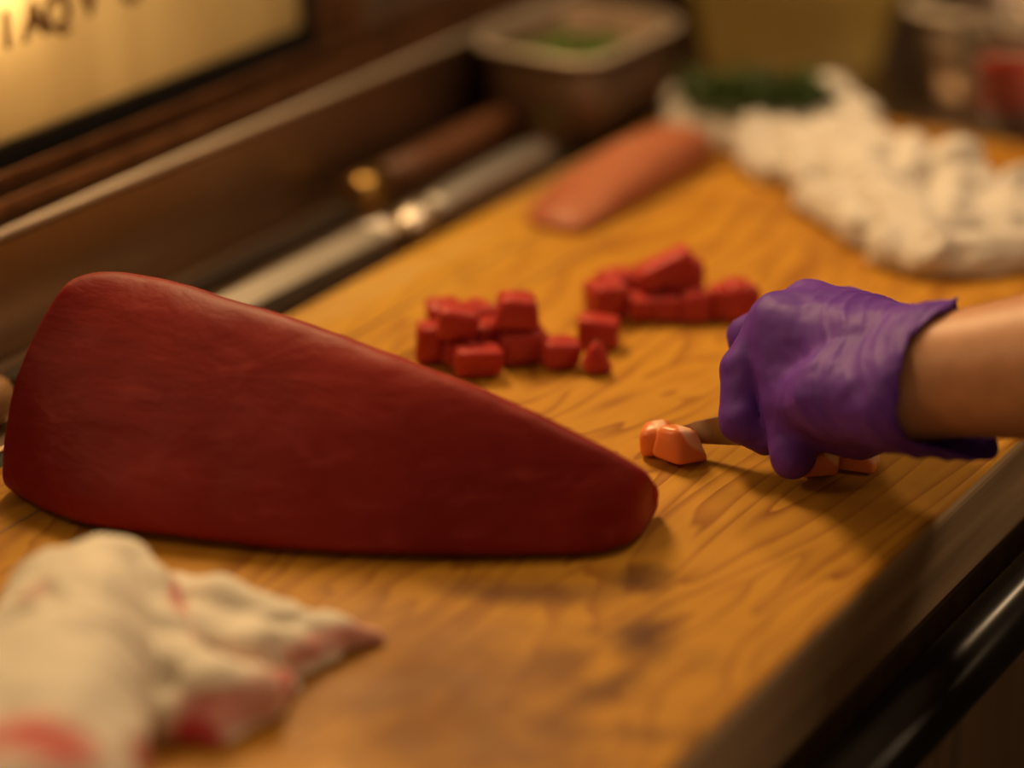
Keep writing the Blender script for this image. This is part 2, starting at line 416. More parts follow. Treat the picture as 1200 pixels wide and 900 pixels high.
bd = tag(empty('cutting_board', (-0.08, 0, -0.05)), 'thick honey-coloured wooden cutting board with wavy grain under all the fish', 'cutting board')
xs = [BX0, -0.2385, -0.1968, BX1]
for i in range(3):
    g = 0.0006
    bm = bm_box((xs[i] + (g if i else 0), BY0, -0.0505), (xs[i + 1] - (g if i < 2 else 0), BY1, 0.0), 0.0)
    def on(v, sgn): return (v.co.x > xs[i + 1] - 0.002) if sgn > 0 else (v.co.x < xs[i] + 0.002)
    ed = [e for e in bm.edges if all(v.co.z > -0.001 for v in e.verts) and all(on(v, 1) for v in e.verts)]
    ed2 = [e for e in bm.edges if all(v.co.z > -0.001 for v in e.verts) and all(on(v, -1) for v in e.verts)]
    bmesh.ops.bevel(bm, geom=ed, offset=0.006 if i == 2 else 0.0007, segments=4, profile=0.5, affect='EDGES')
    ed2 = [e for e in bm.edges if all(v.co.z > -0.001 for v in e.verts) and all(on(v, -1) for v in e.verts)]
    bmesh.ops.bevel(bm, geom=ed2, offset=0.003 if i == 0 else 0.0007, segments=3, profile=0.5, affect='EDGES')
    pk = from_bm('plank', bm, M['board'], bd, smooth=False); pk.data.materials.append(M['board_side'])
    for pg in pk.data.polygons:
        if pg.normal.x > .8: pg.material_index = 1

# ------------------------------------------------------------------ display case on the left
def zc(py, x): return atx(0, py, x)[2]
cs = tag(empty('display_case', (-0.55, 0.2, -0.9)), 'dark steel display case with tracks and a lit amber sliding door, behind the knives', 'display case')
CY0, CY1 = -0.75, 1.35
z1 = zc(285, XB); z2 = zc(272, XB)
box('case_base', (-0.80, CY0, -0.895), (XB, CY1, -0.02), M['steel_dark'], cs)
box('back_panel', (XB - 0.004, CY0, -0.0195), (XB, CY1, z1 - 0.0005), M['steel_dark'], cs)
rz = (z1 + z2) / 2; rr2 = (z2 - z1) / 2
extrude_y('rim', [(XB - 0.003 + rr2 * .8 * math.cos(a), rz + rr2 * .85 * math.sin(a)) for a in np.linspace(0, 2 * math.pi, 20, endpoint=False)], CY0, CY1, M['rim'], cs, True, True)
tz = z1 - 0.004
box('track_bed', (-0.478, CY0, tz - 0.006), (XB - 0.0095, CY1, tz), M['gasket'], cs)
xa = XB - 0.015; box('track', (xa - 0.004, CY0, tz + 0.0002), (xa, CY1, zc(238, xa)), M['case_brown'], cs, 0.0012)
xb2 = XB - 0.031; box('track', (xb2 - 0.004, CY0, tz + 0.0002), (xb2, CY1, zc(206, xb2)), M['case_brown'], cs, 0.0012)
xd = XB - 0.046
zt = 0.34
zb0, zb1 = tz + 0.0004, zc(172, xd)
yR = atx(358, 22, xd)[1]
dr = box('sliding_door', (xd - 0.010, CY0, zb0), (xd, yR + 0.010, zb1), M['gasket'], cs)
box('stile', (xd - 0.010, yR, zb1 + 0.0001), (xd, yR + 0.010, zt), M['gasket'], dr)
box('top_frame', (xd - 0.010, CY0, zt + 0.0001), (xd, yR + 0.010, zt + 0.03), M['gasket'], dr)
box('glass', (xd - 0.008, CY0, zb1 + 0.0002), (xd - 0.004, yR - 0.0003, zt - 0.0002), M['frost'], dr)
# printed letters on the lit pane, cut by the top of the frame
for ch, px, py, sz in (('I', 4, 56, .026), ('A', 28, 48, .026), ('Q', 52, 40, .026), ('V', 94, 21, .026), ('U', 142, 6, .026)):
    cu = bpy.data.curves.new('lettering', 'FONT'); cu.body = ch; cu.size = sz * 1.15; cu.offset = 0.0012; cu.extrude = 0.0003
    cu.materials.append(M['ink'])
    lo = bpy.data.objects.new('lettering', cu); COL.objects.link(lo)
    p = atx(px, py, xd - 0.0036)
    lo.matrix_world = Matrix(((0, 0, 1, p[0]), (1, 0, 0, p[1]), (0, 1, 0, p[2]), (0, 0, 0, 1)))
    mw = lo.matrix_world.copy()
    dg = bpy.context.evaluated_depsgraph_get(); me = bpy.data.meshes.new_from_object(lo.evaluated_get(dg)); mt = bpy.data.objects.new('lettering', me)
    bpy.data.objects.remove(lo); mt.name = 'lettering'; COL.objects.link(mt); mt.parent = dr; mt.matrix_parent_inverse = Matrix(); mt.matrix_basis = mw
y0 = yR + 0.012
box('door_post', (xd - 0.006, y0, zb0), (xd + 0.001, y0 + 0.009, zt), M['case_brown'], cs, 0.001)
box('door_post', (xd - 0.006, y0 + 0.020, zb0), (xd + 0.004, y0 + 0.050, zt), M['case_brown'], cs, 0.001)
d2 = box('sliding_door', (xd - 0.012, y0 + 0.0505, zb0), (xd - 0.004, CY1, zt), M['dark_wall'], cs)
box('bottom_frame', (xd - 0.0035, y0 + 0.0505, zb0), (xd + 0.002, CY1, zb0 + 0.022), M['case_brown'], d2, 0.001)
box('case_lining', (-0.80, CY0, -0.019), (-0.70, CY1, 0.379), M['case_in'], cs)
box('case_roof', (-0.80, CY0, 0.38), (xd + 0.004, CY1, 0.40), M['dark_wall'], cs)

# ------------------------------------------------------------------ tuna loin
def fillet_mesh(name, st, mat, lv=3, creases=None):
    rings = st
    vs, fs = loft(rings)
    o = mesh(name, vs, fs, mat); recalc(o); subsurf(o, lv); return o
S = [  # bottom px, top px, ridge height, back width, lower-facet height
    ((2, 590), (84, 322), .100, .030, .020), ((70, 624), (128, 310), .101, .034, .020), ((170, 638), (236, 336), .097, .036, .020),
    ((310, 655), (400, 391), .088, .036, .018), ((450, 662), (520, 437), .076, .034, .017), ((590, 662), (632, 485), .062, .030, .015),
    ((690, 658), (712, 526), .047, .026, .013), ((738, 648), (748, 546), .037, .022, .013), ((758, 630), (763, 557), .029, .016, .012), ((769, 604), (770, 573), .019, .010, .009)]
rings = []
Hn = HD
for i, (bp_, tp, zr, bw, lf) in enumerate(S):
    B = at(*bp_, 0.0); T = at(*tp, zr)
    if i == 0: B = B + Hn * .006
    ring = [B + Hn * 0.004 + [0, 0, .0006], B + [0, 0, lf * .45] - Hn * .001, B + [0, 0, lf] + Hn * 0.004]
    fl = B + [0, 0, lf] + Hn * 0.004
    ring.append(fl * .62 + T * .38 - Hn * 0.004 * (zr / .1) + [0, 0, .002]); ring.append(fl * .22 + T * .78 - Hn * .003 * (zr / .1) + [0, 0, .003])
    ring.append(T + [0, 0, .0]); 
    ring.append(T + Hn * bw * .45 + [0, 0, -.006 * zr / .1])
    ring.append(np.array([T[0], T[1], zr * .55]) + Hn * bw * .95)
    ring.append(np.array([T[0], T[1], .0006]) + Hn * bw)
    mid = (B + np.array([T[0], T[1], 0]) + Hn * bw) / 2; ring.append(np.array([mid[0], mid[1], .0006]))
    bulge = (.0075, .0045, .001)[i] if i < 3 else 0
    ring[3] = ring[3] - RT * bulge; ring[4] = ring[4] - RT * bulge * .8
    rings.append(ring)
def shrink(r, k, d):
    c = sum(r) / len(r); return [np.array([(p - c)[0] * k + c[0], (p - c)[1] * k + c[1], max(.0006, (p[2] - c[2]) * k + c[2])]) + d for p in r]
rings = [shrink(rings[0], .93, -RT * 0.004)] + rings + [shrink(rings[-1], .6, RT * 0.0007), shrink(rings[-1], .2, RT * 0.0009)]
tuna = fillet_mesh('tuna_loin', rings, M['tuna'], 4)
tag(tuna, 'large dark red raw tuna loin lying across the front of the board', 'tuna loin')
tx = bpy.data.textures.new('flesh_relief', 'CLOUDS'); tx.noise_scale = 0.035
dm = tuna.modifiers.new('relief', 'DISPLACE'); dm.texture = tx; dm.strength = 0.0022; dm.mid_level = 0.5; dm.texture_coords = 'LOCAL'

# ------------------------------------------------------------------ cut pieces
def chunk(name, c, size, rot, mat, seed, taper=1.0, lean=(0, 0), tilt=(0, 0), bev=.24, wedge=None):
    """one cut piece of fish: a jittered, softened block standing with its lowest point at c.z"""
    rnd = random.Random(seed); bm = bmesh.new(); bmesh.ops.create_cube(bm, size=1)
    sx, sy, sz = size
    for v in bm.verts:
        k = taper if v.co.z > 0 else 1.0
        if wedge and v.co.z > 0: kx, ky = wedge
        else: kx = ky = k
        j = min(size) * .13
        v.co = Vector((v.co.x * sx * kx + lean[0] * (v.co.z + .5) + rnd.uniform(-j, j), v.co.y * sy * ky + lean[1] * (v.co.z + .5) + rnd.uniform(-j, j), v.co.z * sz + rnd.uniform(-j, j) * .6))
    bmesh.ops.bevel(bm, geom=bm.edges[:], offset=min(size) * bev, segments=3, profile=0.5, affect='EDGES')
    bmesh.ops.triangulate(bm, faces=[f for f in bm.faces if len(f.verts) > 4])
    R = Matrix.Rotation(rot, 4, 'Z') @ Matrix.Rotation(tilt[0], 4, 'X') @ Matrix.Rotation(tilt[1], 4, 'Y')
    bmesh.ops.transform(bm, matrix=R, verts=bm.verts[:])
    zmin = min(v.co.z for v in bm.verts)
    for v in bm.verts: v.co.z -= zmin
    o = from_bm(name, bm, mat, None, smooth=True)
    o.location = tuple(c)
    return o
YR = YAW   # pieces are turned roughly with the picture plane, each by its own amount
# px/py of the middle of the piece's foot, height of the foot, size, turn, extra, label
PA = [
 ((505, 432), .0008, (.017, .018, .021), -.1, {}, 'tuna cube at the outer end of the near pile, beside the loin'),
 ((560, 447), .0008, (.028, .017, .0155), .12, {}, 'flat tuna cube lying in front of the near pile'),
 ((612, 431), .0008, (.026, .024, .0185), .25, {}, 'dark tuna cube under the tallest cube of the near pile'),
 ((607, 431), .0200, (.027, .024, .0175), .08, dict(tilt=(.05, .06), taper=.85), 'largest tuna cube, perched on top of the near pile'),
 ((572, 426), .0008, (.020, .020, .020), .5, {}, 'dark tuna cube wedged in the middle of the near pile'),
 ((535, 433), .0008, (.018, .018, .0145), .3, {}, 'low tuna cube half hidden at the foot of the near pile'),
 ((538, 436), .0165, (.022, .020, .018), .1, dict(tilt=(.02, .10)), 'tuna cube stacked on two others left of the tallest cube'),
 ((556, 412), .0008, (.024, .020, .024), .6, {}, 'rounded tuna cube at the back of the near pile'),
 ((522, 416), .0008, (.019, .018, .027), .2, {}, 'tuna cube behind the outer end of the near pile'),
 ((654, 437), .0008, (.020, .016, .0155), .35, dict(lean=(.002, 0)), 'dark tuna cube just right of the near pile'),
 ((702, 413), .0008, (.025, .019, .016), -.15, dict(tilt=(0, .05)), 'pale-topped flat tuna cube between the two piles'),
 ((700, 444), .0008, (.021, .017, .0180), .3, dict(wedge=(.35, .35)), 'pointed tuna wedge standing alone between loin and salmon'),
]
PB = [
 ((711, 382), .0008, (.023, .019, .022), .35, {}, 'bright red tuna cube at the outer end of the far pile'),
 ((752, 381), .0008, (.019, .018, .014), .2, {}, 'dark low tuna cube at the foot of the far pile'),
 ((780, 381), .0008, (.017, .017, .0145), .0, {}, 'small tuna cube beside the pale one in the far pile'),
 ((814, 382), .0008, (.019, .018, .0175), .15, dict(taper=.9), 'pale-faced tuna cube at the front of the far pile'),
 ((725, 362), .0008, (.022, .020, .020), .5, {}, 'pinkish tuna cube behind the outer end of the far pile'),
 ((765, 362), .0008, (.026, .022, .019), .3, {}, 'tuna cube buried under the top strip of the far pile'),
 ((803, 362), .0008, (.019, .020, .026), .5, dict(taper=.9), 'tall tuna cube at the back of the far pile'),
 ((780, 374), .0150, (.034, .018, .015), .15, dict(tilt=(.05, -.45)), 'bright red tuna strip tilted on top of the far pile'),
 ((797, 372), .0165, (.017, .014, .011), .2, {}, 'small tuna cube under the edge of the tilted strip'),
 ((846, 380), .0008, (.014, .019, .019), -.1, {}, 'narrow tuna cube between the pale cube and the end cube'),
 ((868, 381), .0008, (.022, .022, .023), .4, dict(taper=.8), 'rounded tuna cube of the far pile nearest the gloved hand'),
]
for grp, lst in (('cubes in the near tuna pile', PA), ('cubes in the far tuna pile', PB)):
    for i, ((px, py), z, sz, rot, kw, lab) in enumerate(lst):
        p = at(px, py, 0.0); p = p + HD * sz[1] * .5 * (1 if z < .01 else 1); p[2] = z
        o = chunk('tuna_cube', p, sz, YR + rot, M['cube'], 11 + i * 7 + len(lab), **kw)
        tag(o, lab, 'tuna cube', grp)

# salmon pieces, each with its white fat lines
def salmon(px, py, sz, rot, lab, seed, z=.0008, **kw):
    p = at(px, py); p = p + HD * sz[1] * .5; p[2] = z
    o = chunk('salmon_piece', p, sz, YR + rot, M['salmon'], seed, **kw)
    tag(o, lab, 'salmon piece', 'salmon pieces by the knife')
    return o
s1 = salmon(801, 551, (.024, .020, .0185), .75, 'larger orange salmon piece with a pale fat line beside the knife blade', 5, taper=.62, lean=(-.004, .002), tilt=(.0, .12), bev=.2)
s2 = salmon(769, 541, (.019, .018, .0155), -.2, 'smaller orange salmon piece at the tip of the knife', 9, taper=.8, tilt=(.1, -.2), bev=.3)
s3 = salmon(961, 563, (.019, .014, .014), .2, 'pale salmon piece under the hand, touching the thumb', 14, bev=.18)
s4 = salmon(1001, 556, (.024, .014, .012), -.25, 'flat salmon piece under the palm of the hand', 21, bev=.2)
# ------------------------------------------------------------------ pale fillet at the back
fs_ = []
FP = [(.262, -.246, -.217, .003, .003), (.268, -.256, -.2115, .009, .008), (.285, -.262, -.2095, .016, .012), (.315, -.266, -.2085, .022, .017), (.355, -.268, -.2080, .027, .022),
      (.395, -.267, -.2080, .029, .025), (.430, -.264, -.2085, .027, .024), (.444, -.257, -.213, .020, .018), (.451, -.248, -.222, .008, .008)]
for y, xl, xr, hc_, hr in FP:
    wd = xr - xl
    fs_.append([np.array([xl + wd * f, y, .0006 + h_]) for f, h_ in ((0, 0), (-.01, hc_ * .3), (.16, hc_ * .75), (.45, hc_), (.72, hc_ * .97), (.93, hr), (1.02, hr * .45), (1.0, 0), (.5, 0))])
fl = fillet_mesh('pink_fish_fillet', fs_, M['fillet'], 3)
tag(fl, 'pale pink rounded fish fillet lying behind the cubes beside the white towel', 'fish fillet')

# ------------------------------------------------------------------ knives
def ring_y(cx, cz, y, rx, rz, n=16, p=2.0):
    out = []
    for a in np.linspace(0, 2 * math.pi, n, endpoint=False):
        c, s = math.cos(a), math.sin(a)
        out.append(np.array([cx + rx * math.copysign(abs(c) ** (2 / p), c), y, cz + rz * math.copysign(abs(s) ** (2 / p), s)]))
    return out
def tube_y(name, rows, mat, parent, n=18, p=2.0):
    rows = [(a, b, c + ko, d, e) for a, b, c, d, e in rows]
    vs, fs = loft([ring_y(*r, n=n, p=p) for r in rows]); o = mesh(name, vs, fs, mat, parent); recalc(o); return o
# steel-handled knife next to the board
pk = at(481, 261, ZS + .013); kx = pk[0]; ko = pk[1] - .254; z0 = ZS + .0005
k2 = tag(empty('steel_handled_knife', (kx, .25, ZS)), 'long all-steel knife with grey metal handle lying along the board edge', 'knife')
tube_y('handle', [(kx, z0 + .012, .272, .0100, .0095), (kx, z0 + .012, .285, .0115, .0110), (kx, z0 + .0128, .34, .0130, .0125), (kx, z0 + .0128, .395, .0135, .0125), (kx, z0 + .0125, .414, .0120, .0110), (kx, z0 + .012, .420, .007, .007)], M['grip_metal'], k2, 20, 2.4)
tube_y('bolster', [(kx, z0 + .012, .238, .0060, .0045), (kx, z0 + .012, .246, .0100, .0085), (kx, z0 + .0125, .256, .0122, .0115), (kx, z0 + .0125, .264, .0122, .0115), (kx, z0 + .012, .2715, .0102, .0096)], M['blade'], k2, 20)
pr = []
for y, wl, wr in ((-.10, .001, .001), (-.07, .012, .008), (-.02, .016, .0125), (.10, .0165, .0145), (.22, .0165, .0145), (.239, .012, .012)):
    y += ko; pr.append([np.array([kx - wl * .88, y, z0 + .0165]), np.array([kx - wl * .88, y, z0 + .0185]), np.array([kx + wr * .02, y, z0 + .0118]), np.array([kx + wr * .42, y, z0 + .0022]), np.array([kx + wr * .36, y, z0 + .0015]), np.array([kx - .002, y, z0 + .0098])])
vs, fs = loft(pr); bl_ = mesh('blade', vs, fs, M['blade'], k2, smooth=False); bl_.data.materials.append(M['blade_dark'])
for pg in bl_.data.polygons:
    if pg.index % 6 == 2 and pg.index < 30: pg.material_index = 1
recalc(bl_)
# wooden-handled knife next to the case
pk = at(430, 222, ZS + .0135); kx = pk[0]; ko = pk[1] - .287
k1 = tag(empty('wooden_handled_knife', (kx, .28, ZS)), 'long knife with dark wooden handle and brass ferrule lying against the case', 'knife')
tube_y('handle', [(kx, z0 + .013, .302, .0105, .0115), (kx, z0 + .0132, .35, .0110, .0120), (kx, z0 + .0135, .44, .0120, .0128), (kx, z0 + .0135, .452, .0118, .0125), (kx, z0 + .0135, .455, .008, .009)], M['handle'], k1, 16, 2.6)
tube_y('ferrule', [(kx, z0 + .013, .272, .0090, .0100), (kx, z0 + .013, .274, .0112, .0122), (kx, z0 + .013, .3015, .0118, .0126)], M['gold'], k1, 16, 2.6)
pr = []
for y, h in ((-.08, .001), (-.05, .008), (.02, .012), (.24, .0135), (.2715, .010)):
    y += ko; pr.append([np.array([kx - .009, y, z0 + .004]), np.array([kx - .0075, y, z0 + .0065]), np.array([kx + .004, y, z0 + .0135 - (.0135 - h) * .4]), np.array([kx + .004 + h * .35, y, z0 + .0055])])
vs, fs = loft(pr); recalc(mesh('blade', vs, fs, M['blade_dark'], k1, smooth=False))
# third knife: only the butt of its handle shows beyond the loin
kx = -0.347; ko = 0
k3 = tag(empty('brown_handled_knife', (kx, -.2, ZS)), 'knife butt of lighter brown wood beside the thick end of the loin', 'knife')
tube_y('handle', [(kx, z0 + .0135, -.28, .0105, .012), (kx, z0 + .0135, -.20, .0120, .0132), (kx, z0 + .0135, -.130, .0128, .0134), (kx, z0 + .0135, -.119, .0115, .012), (kx, z0 + .0135, -.114, .006, .007)], M['handle_lt'], k3, 20, 2.3)
tube_y('ferrule', [(kx, z0 + .0135, -.310, .0105, .0115), (kx, z0 + .0135, -.2805, .0110, .0122)], M['gold'], k3, 16)
pr = [[np.array([kx - .012, y, z0 + .006]), np.array([kx - .011, y, z0 + .008]), np.array([kx + .010, y, z0 + .013]), np.array([kx + .013, y, z0 + .009])] for y in (-.52, -.3105)]
vs, fs = loft(pr); recalc(mesh('blade', vs, fs, M['blade'], k3, smooth=False))

# ------------------------------------------------------------------ gloved hand, forearm, knife
V = lambda *a: np.array(a, float)
W = at(1092, 440, .072)
kd = V(.34, .90, -.28); kd /= np.linalg.norm(kd)
I0 = at(908, 378, .068)
Mc = I0 + kd * .021 + V(0, 0, .009); Rc = I0 + kd * .041 + V(.004, 0, .008); Lc = I0 + kd * .058 + V(.012, 0, .002)
AX = V(1, -.02, .315); AX /= np.linalg.norm(AX)
def D(px, py, ref, off=0.0):           # the point behind a pixel at the depth of a reference joint
    d = (np.asarray(ref) - CAM) @ FW + off; return CAM + ray(px, py) * d
idx = [(I0, .0120), (D(872, 432, I0, -.002), .0110), (D(868, 492, I0, -.008), .0104), (D(897, 510, I0, -.008), .0096)]
def curl(base, s, lift=0):             # the other fingers wrap the handle behind the index finger
    return [(base, .0115 * s), (base + V(-.026, -.004, -.020) * s, .0105 * s), (base + V(-.020, -.006, -.044) * s, .0098 * s), (base + V(.004, -.004, -.048) * s, .0088 * s)]
mid, rin, lit = curl(Mc, 1.05), curl(Rc, 1.0), curl(Lc, .86)
th = [(D(1040, 475, W, -.008), .0195), (D(975, 465, W, .016), .0175), (D(926, 470, I0, -.020), .0118), (D(928, 537, I0, -.026), .0096)]
web = [(I0 + V(.004, -.002, -.004), .0125), (D(917, 432, I0, -.012), .0115), (D(930, 480, I0, -.016), .0110)]
web2 = [(D(935, 410, I0, -.006), .015), (D(970, 470, I0, -.016), .017), (D(1000, 490, I0, -.020), .018)]
def hand_sdf(P, grow=0.0):
    pal = None
    for c, r, rw in ((I0, .0135, .022), (Mc, .0140, .024), (Rc, .0135, .023), (Lc, .0125, .020)):
        e = cone_sdf(P, c + V(.004, 0, 0), W, r, rw); pal = e if pal is None else smin(pal, e, .010)
    heel = cone_sdf(P, D(1010, 470, W, .035), W + V(-.01, .0, -.008), .022, .022); pal = smin(pal, heel, .012)
    arm = cone_sdf(P, W, W + AX * .16, .0262, .0425); pal = smin(pal, arm, .012)
    d = pal
    for ch in (idx, mid, rin, lit): d = smin(d, chain_sdf(P, ch, .003), .004)
    t = smin(smin(chain_sdf(P, th, .006), chain_sdf(P, web, .006), .008), chain_sdf(P, web2, .008), .014); t2 = smin(t, pal, .020); d = smin(d, t, .0045); d = smin(d, t2, .002)
    return d - grow
allp = np.array([p for ch in (idx, mid, rin, lit, th) for p, _ in ch] + [W])
lo = allp.min(0) - .03; hi = allp.max(0) + .03
CUT = D(1104, 440, W)
hi2 = np.maximum(hi, CUT + AX * .05 + .04)
gv, gf = nets(lambda P: hand_sdf(P), np.minimum(lo, CUT - .05), hi2, .0016)
gv = relax(gv, gf, 2)
gn = vnormals(gv, gf)
# wrinkles of the thin glove: folds fan from the thumb web to the cuff
rel = gv - W; along = rel @ AX
side = rel @ np.cross(AX, V(0, 0, 1)); upc = rel @ V(0, 0, 1)
ph = along * 520 + upc * 330 + nz(gv, 30, 2.0) * 4.5
ridge = (1 - np.abs(np.sin(ph * .5))) ** 2.2
mask = sst(along, -.085, -.03) * (0.45 + .55 * sst(nz(gv, 30, 9.0), -.3, .3))
gv = gv + gn * (ridge * mask * .0015 + nz(gv, 70, 5.0) * .0011 + nz(gv, 160, 3.0) * .0004)[:, None]
# flared cuff
ac = (gv - CUT) @ AX
angc = np.arctan2((gv - CUT - np.outer(ac, AX)) @ V(0, 0, 1), (gv - CUT) @ V(0, 1, 0))
rad = gv - CUT - np.outer(ac, AX); rl = np.linalg.norm(rad, axis=1)[:, None] + 1e-9
fl_ = sst(ac, -.030, .016)
gv = gv + rad / rl * (fl_ * (.0030 + .0028 * np.sin(angc * 2 + 2.2) ** 2 + .007 * np.clip(-np.sin(angc), 0, 1) ** 2))[:, None]
lim = .003 - .006 * np.clip(-np.cos(angc), 0, 1) ** 1.3 + .010 * np.clip(np.sin(angc) , 0, 1) ** 4 + .020 * np.clip(-np.sin(angc + .15), 0, 1) ** 5 + .0015 * np.sin(angc * 5)
keep = (ac < lim)[gf].any(1)
gv = gv - AX * np.clip(ac - lim, 0, None)[:, None]
gf2 = gf[keep]; used = np.unique(gf2); rm = -np.ones(len(gv), int); rm[used] = np.arange(len(used))
bv, bf = nets(lambda P: hand_sdf(P, -.0022), np.minimum(lo, CUT - .05), W + AX * .10 + .05, .0026)
# body: hand inside the glove, forearm to the elbow and upper arm, one surface
EL = W + AX * .255; SH = EL + V(.14, .02, .24)
def body_sdf(P):
    d = hand_sdf(P, -.0018)
    for a, b_, ra, rb in ((W, W + AX * .16, .0255, .0465), (W + AX * .16, EL, .0465, .046), (EL, SH, .046, .056)): d = smin(d, cone_sdf(P, a, b_, ra, rb), .012)
    return d
bl = np.minimum(np.minimum(lo, SH - .07), EL - .07); bh = np.maximum(np.maximum(hi, SH + .07), EL + .07)
bv, bf = nets(body_sdf, np.minimum(bl, lo), bh, .0034)
bv = relax(bv, bf, 2)
person = mesh('person', bv, bf, M['skin'])
tag(person, 'bare forearm and hand of a cook in a purple glove, gripping the knife', 'person')
glove = mesh('glove', gv[used], rm[gf2], M['glove'], person)
sm = glove.modifiers.new('thickness', 'SOLIDIFY'); sm.thickness = 0.0007; sm.offset = 1.0
glove['label'] = 'purple disposable glove with wrinkled cuff'

# knife in the hand
kn = tag(empty('petty_knife', tuple(at(800, 515, 0))), 'small knife held in the gloved hand, its blade touching the salmon', 'knife')
T0 = at(757, 517, .0022); kdv = V(.97, .12, .20); kdv /= np.linalg.norm(kdv)
upk = V(0, 0, 1) - kdv * kdv[2]; upk /= np.linalg.norm(upk); sd = np.cross(kdv, upk)
pr = []
for s, e, t in ((0, 0.0, .0004), (.012, .0052, .0006), (.030, .0104, .0008), (.055, .0155, .0009), (.085, .0180, .0010)):
    c = T0 + kdv * s
    pr.append([c - sd * .0002 - upk * (s * .055), c + sd * .0002 - upk * (s * .055), c + sd * t + upk * e, c - sd * t + upk * e])
vs, fs = loft(pr); recalc(mesh('blade', vs, fs, M['knife_hand'], kn, smooth=False))
pr = []
for s, rx in ((.086, .0070), (.10, .0085), (.150, .0095), (.160, .0080)):
    c = T0 + kdv * s + upk * .006
    pr.append([c + sd * (rx * .75 * math.cos(a)) + upk * (rx * math.sin(a)) for a in np.linspace(0, 2 * math.pi, 14, endpoint=False)])
vs, fs = loft(pr); recalc(mesh('handle', vs, fs, M['handle'], kn))

# ------------------------------------------------------------------ towels
def cloth_blob(name, chains, mat, h, k, crease, seed, stain=None, flat=.0006):
    pts = [[(at(px, py, z), r) for px, py, z, r in ch] for ch in chains]
    def f(P):
        d = None
        for ch in pts:
            e = chain_sdf(P, ch, k) if len(ch) > 1 else np.linalg.norm(P - ch[0][0], axis=1) - ch[0][1]
            d = e if d is None else smin(d, e, k)
        return np.maximum(d, flat - P[:, 2])
    A = np.array([p for ch in pts for p, _ in ch]); R = max(r for ch in pts for _, r in ch)
    lo, hi = A.min(0) - R - .006, A.max(0) + R + .006; lo[2] = -.004
    v, fc = nets(f, lo, hi, h); v = relax(v, fc, 2); n = vnormals(v, fc)
    q = v + np.stack([nz(v, 18, seed), nz(v, 18, seed + 4), nz(v, 18, seed + 8)], 1) * .020
    fold = lambda sc, so, an: 1 - 2.6 * np.abs(nz(q * an, sc, so))            # long sharp fold lines between smooth hollows
    dsp = (fold(26, seed + 1, [1, .55, .8]) * 1.5 + fold(52, seed + 2, [.7, 1, .8]) * .8 + fold(115, seed + 3, [1, .8, 1]) * .22 - .9) * crease
    up = sst(v[:, 2], .001, .007)
    v = v + n * (dsp * up)[:, None]
    hem = (1 - sst(v[:, 2], .0008, .006)) * (nz(q, 60, seed + 6) * .5 + .5)   # the hem spreads flat over the board
    v[:, :2] += n[:, :2] * (hem * .005)[:, None]; v[:, 2] = np.maximum(v[:, 2], flat)
    o = mesh(name, v, fc, mat)
    if stain is not None:
        a = o.data.attributes.new('stain', 'FLOAT', 'POINT'); a.data.foreach_set('value', stain(v).astype(np.float32))
    return o
TW = [
 [(795, 142, .008, .011), (830, 150, .010, .013), (870, 160, .012, .015)],
 [(800, 120, .012, .012), (870, 125, .014, .016), (930, 130, .016, .016)],
 [(885, 140, .020, .013), (888, 172, .015, .015), (900, 195, .010, .012)],
 [(925, 135, .022, .014), (930, 170, .018, .015), (945, 205, .012, .014)],
 [(972, 108, .030, .013), (985, 125, .028, .015), (1000, 145, .024, .017), (1030, 185, .020, .017)],
 [(950, 150, .018, .018), (990, 190, .018, .020), (1030, 235, .016, .020), (1075, 280, .012, .017)],
 [(950, 230, .010, .010), (985, 245, .010, .012), (1010, 270, .010, .012)],
 [(1068, 178, .028, .010), (1062, 215, .022, .013), (1050, 255, .016, .014)],
 [(1120, 185, .030, .014), (1118, 225, .022, .014), (1112, 262, .016, .013)],
 [(1118, 188, .032, .015), (1140, 215, .022, .012), (1150, 255, .014, .012)],
 [(1195, 212, .022, .011), (1180, 235, .022, .010), (1172, 270, .016, .012)],
 [(1035, 290, .010, .012), (1090, 300, .010, .014), (1150, 300, .010, .014), (1230, 290, .010, .014)],
 [(1060, 260, .012, .016), (1120, 275, .012, .016), (1200, 262, .012, .016), (1250, 260, .012, .016)],
 [(1210, 215, .020, .012), (1240, 240, .016, .014), (1260, 270, .012, .014)],
]
o = cloth_blob('white_towel', TW, M['towel'], .0021, .005, .0030, 3.0)
tag(o, 'long crumpled white towel on the far side of the board beyond the gloved hand', 'towel')
FT = [
 [(112, 684, .030, .019), (100, 740, .029, .027), (85, 805, .024, .032), (70, 880, .020, .033), (55, 960, .018, .034)],
 [(68, 705, .022, .022), (45, 780, .018, .027), (20, 850, .016, .030), (-10, 930, .016, .030)],
 [(140, 675, .029, .017), (170, 695, .026, .013), (186, 745, .019, .013), (210, 792, .012, .014)],
 [(205, 700, .015, .011), (260, 717, .014, .014), (320, 733, .011, .012), (385, 743, .007, .008), (438, 745, .003, .004)],
 [(230, 748, .011, .013), (290, 763, .009, .013), (345, 768, .006, .009), (385, 765, .004, .005)],
 [(200, 795, .012, .017), (250, 815, .010, .015), (300, 814, .008, .011), (335, 798, .005, .006)],
 [(205, 840, .007, .011), (250, 850, .005, .008), (290, 834, .004, .007)],
]
def seg_mask(v, pts, r):
    P = np.array([at(*p) for p in pts]); d = np.full(len(v), 9.)
    for a, b_ in zip(P[:-1], P[1:]):
        ba = b_ - a; t = np.clip(((v - a) @ ba) / (ba @ ba + 1e-12), 0, 1); d = np.minimum(d, np.linalg.norm(v - a - t[:, None] * ba, axis=1))
    return 1 - sst(d, r * .35, r)
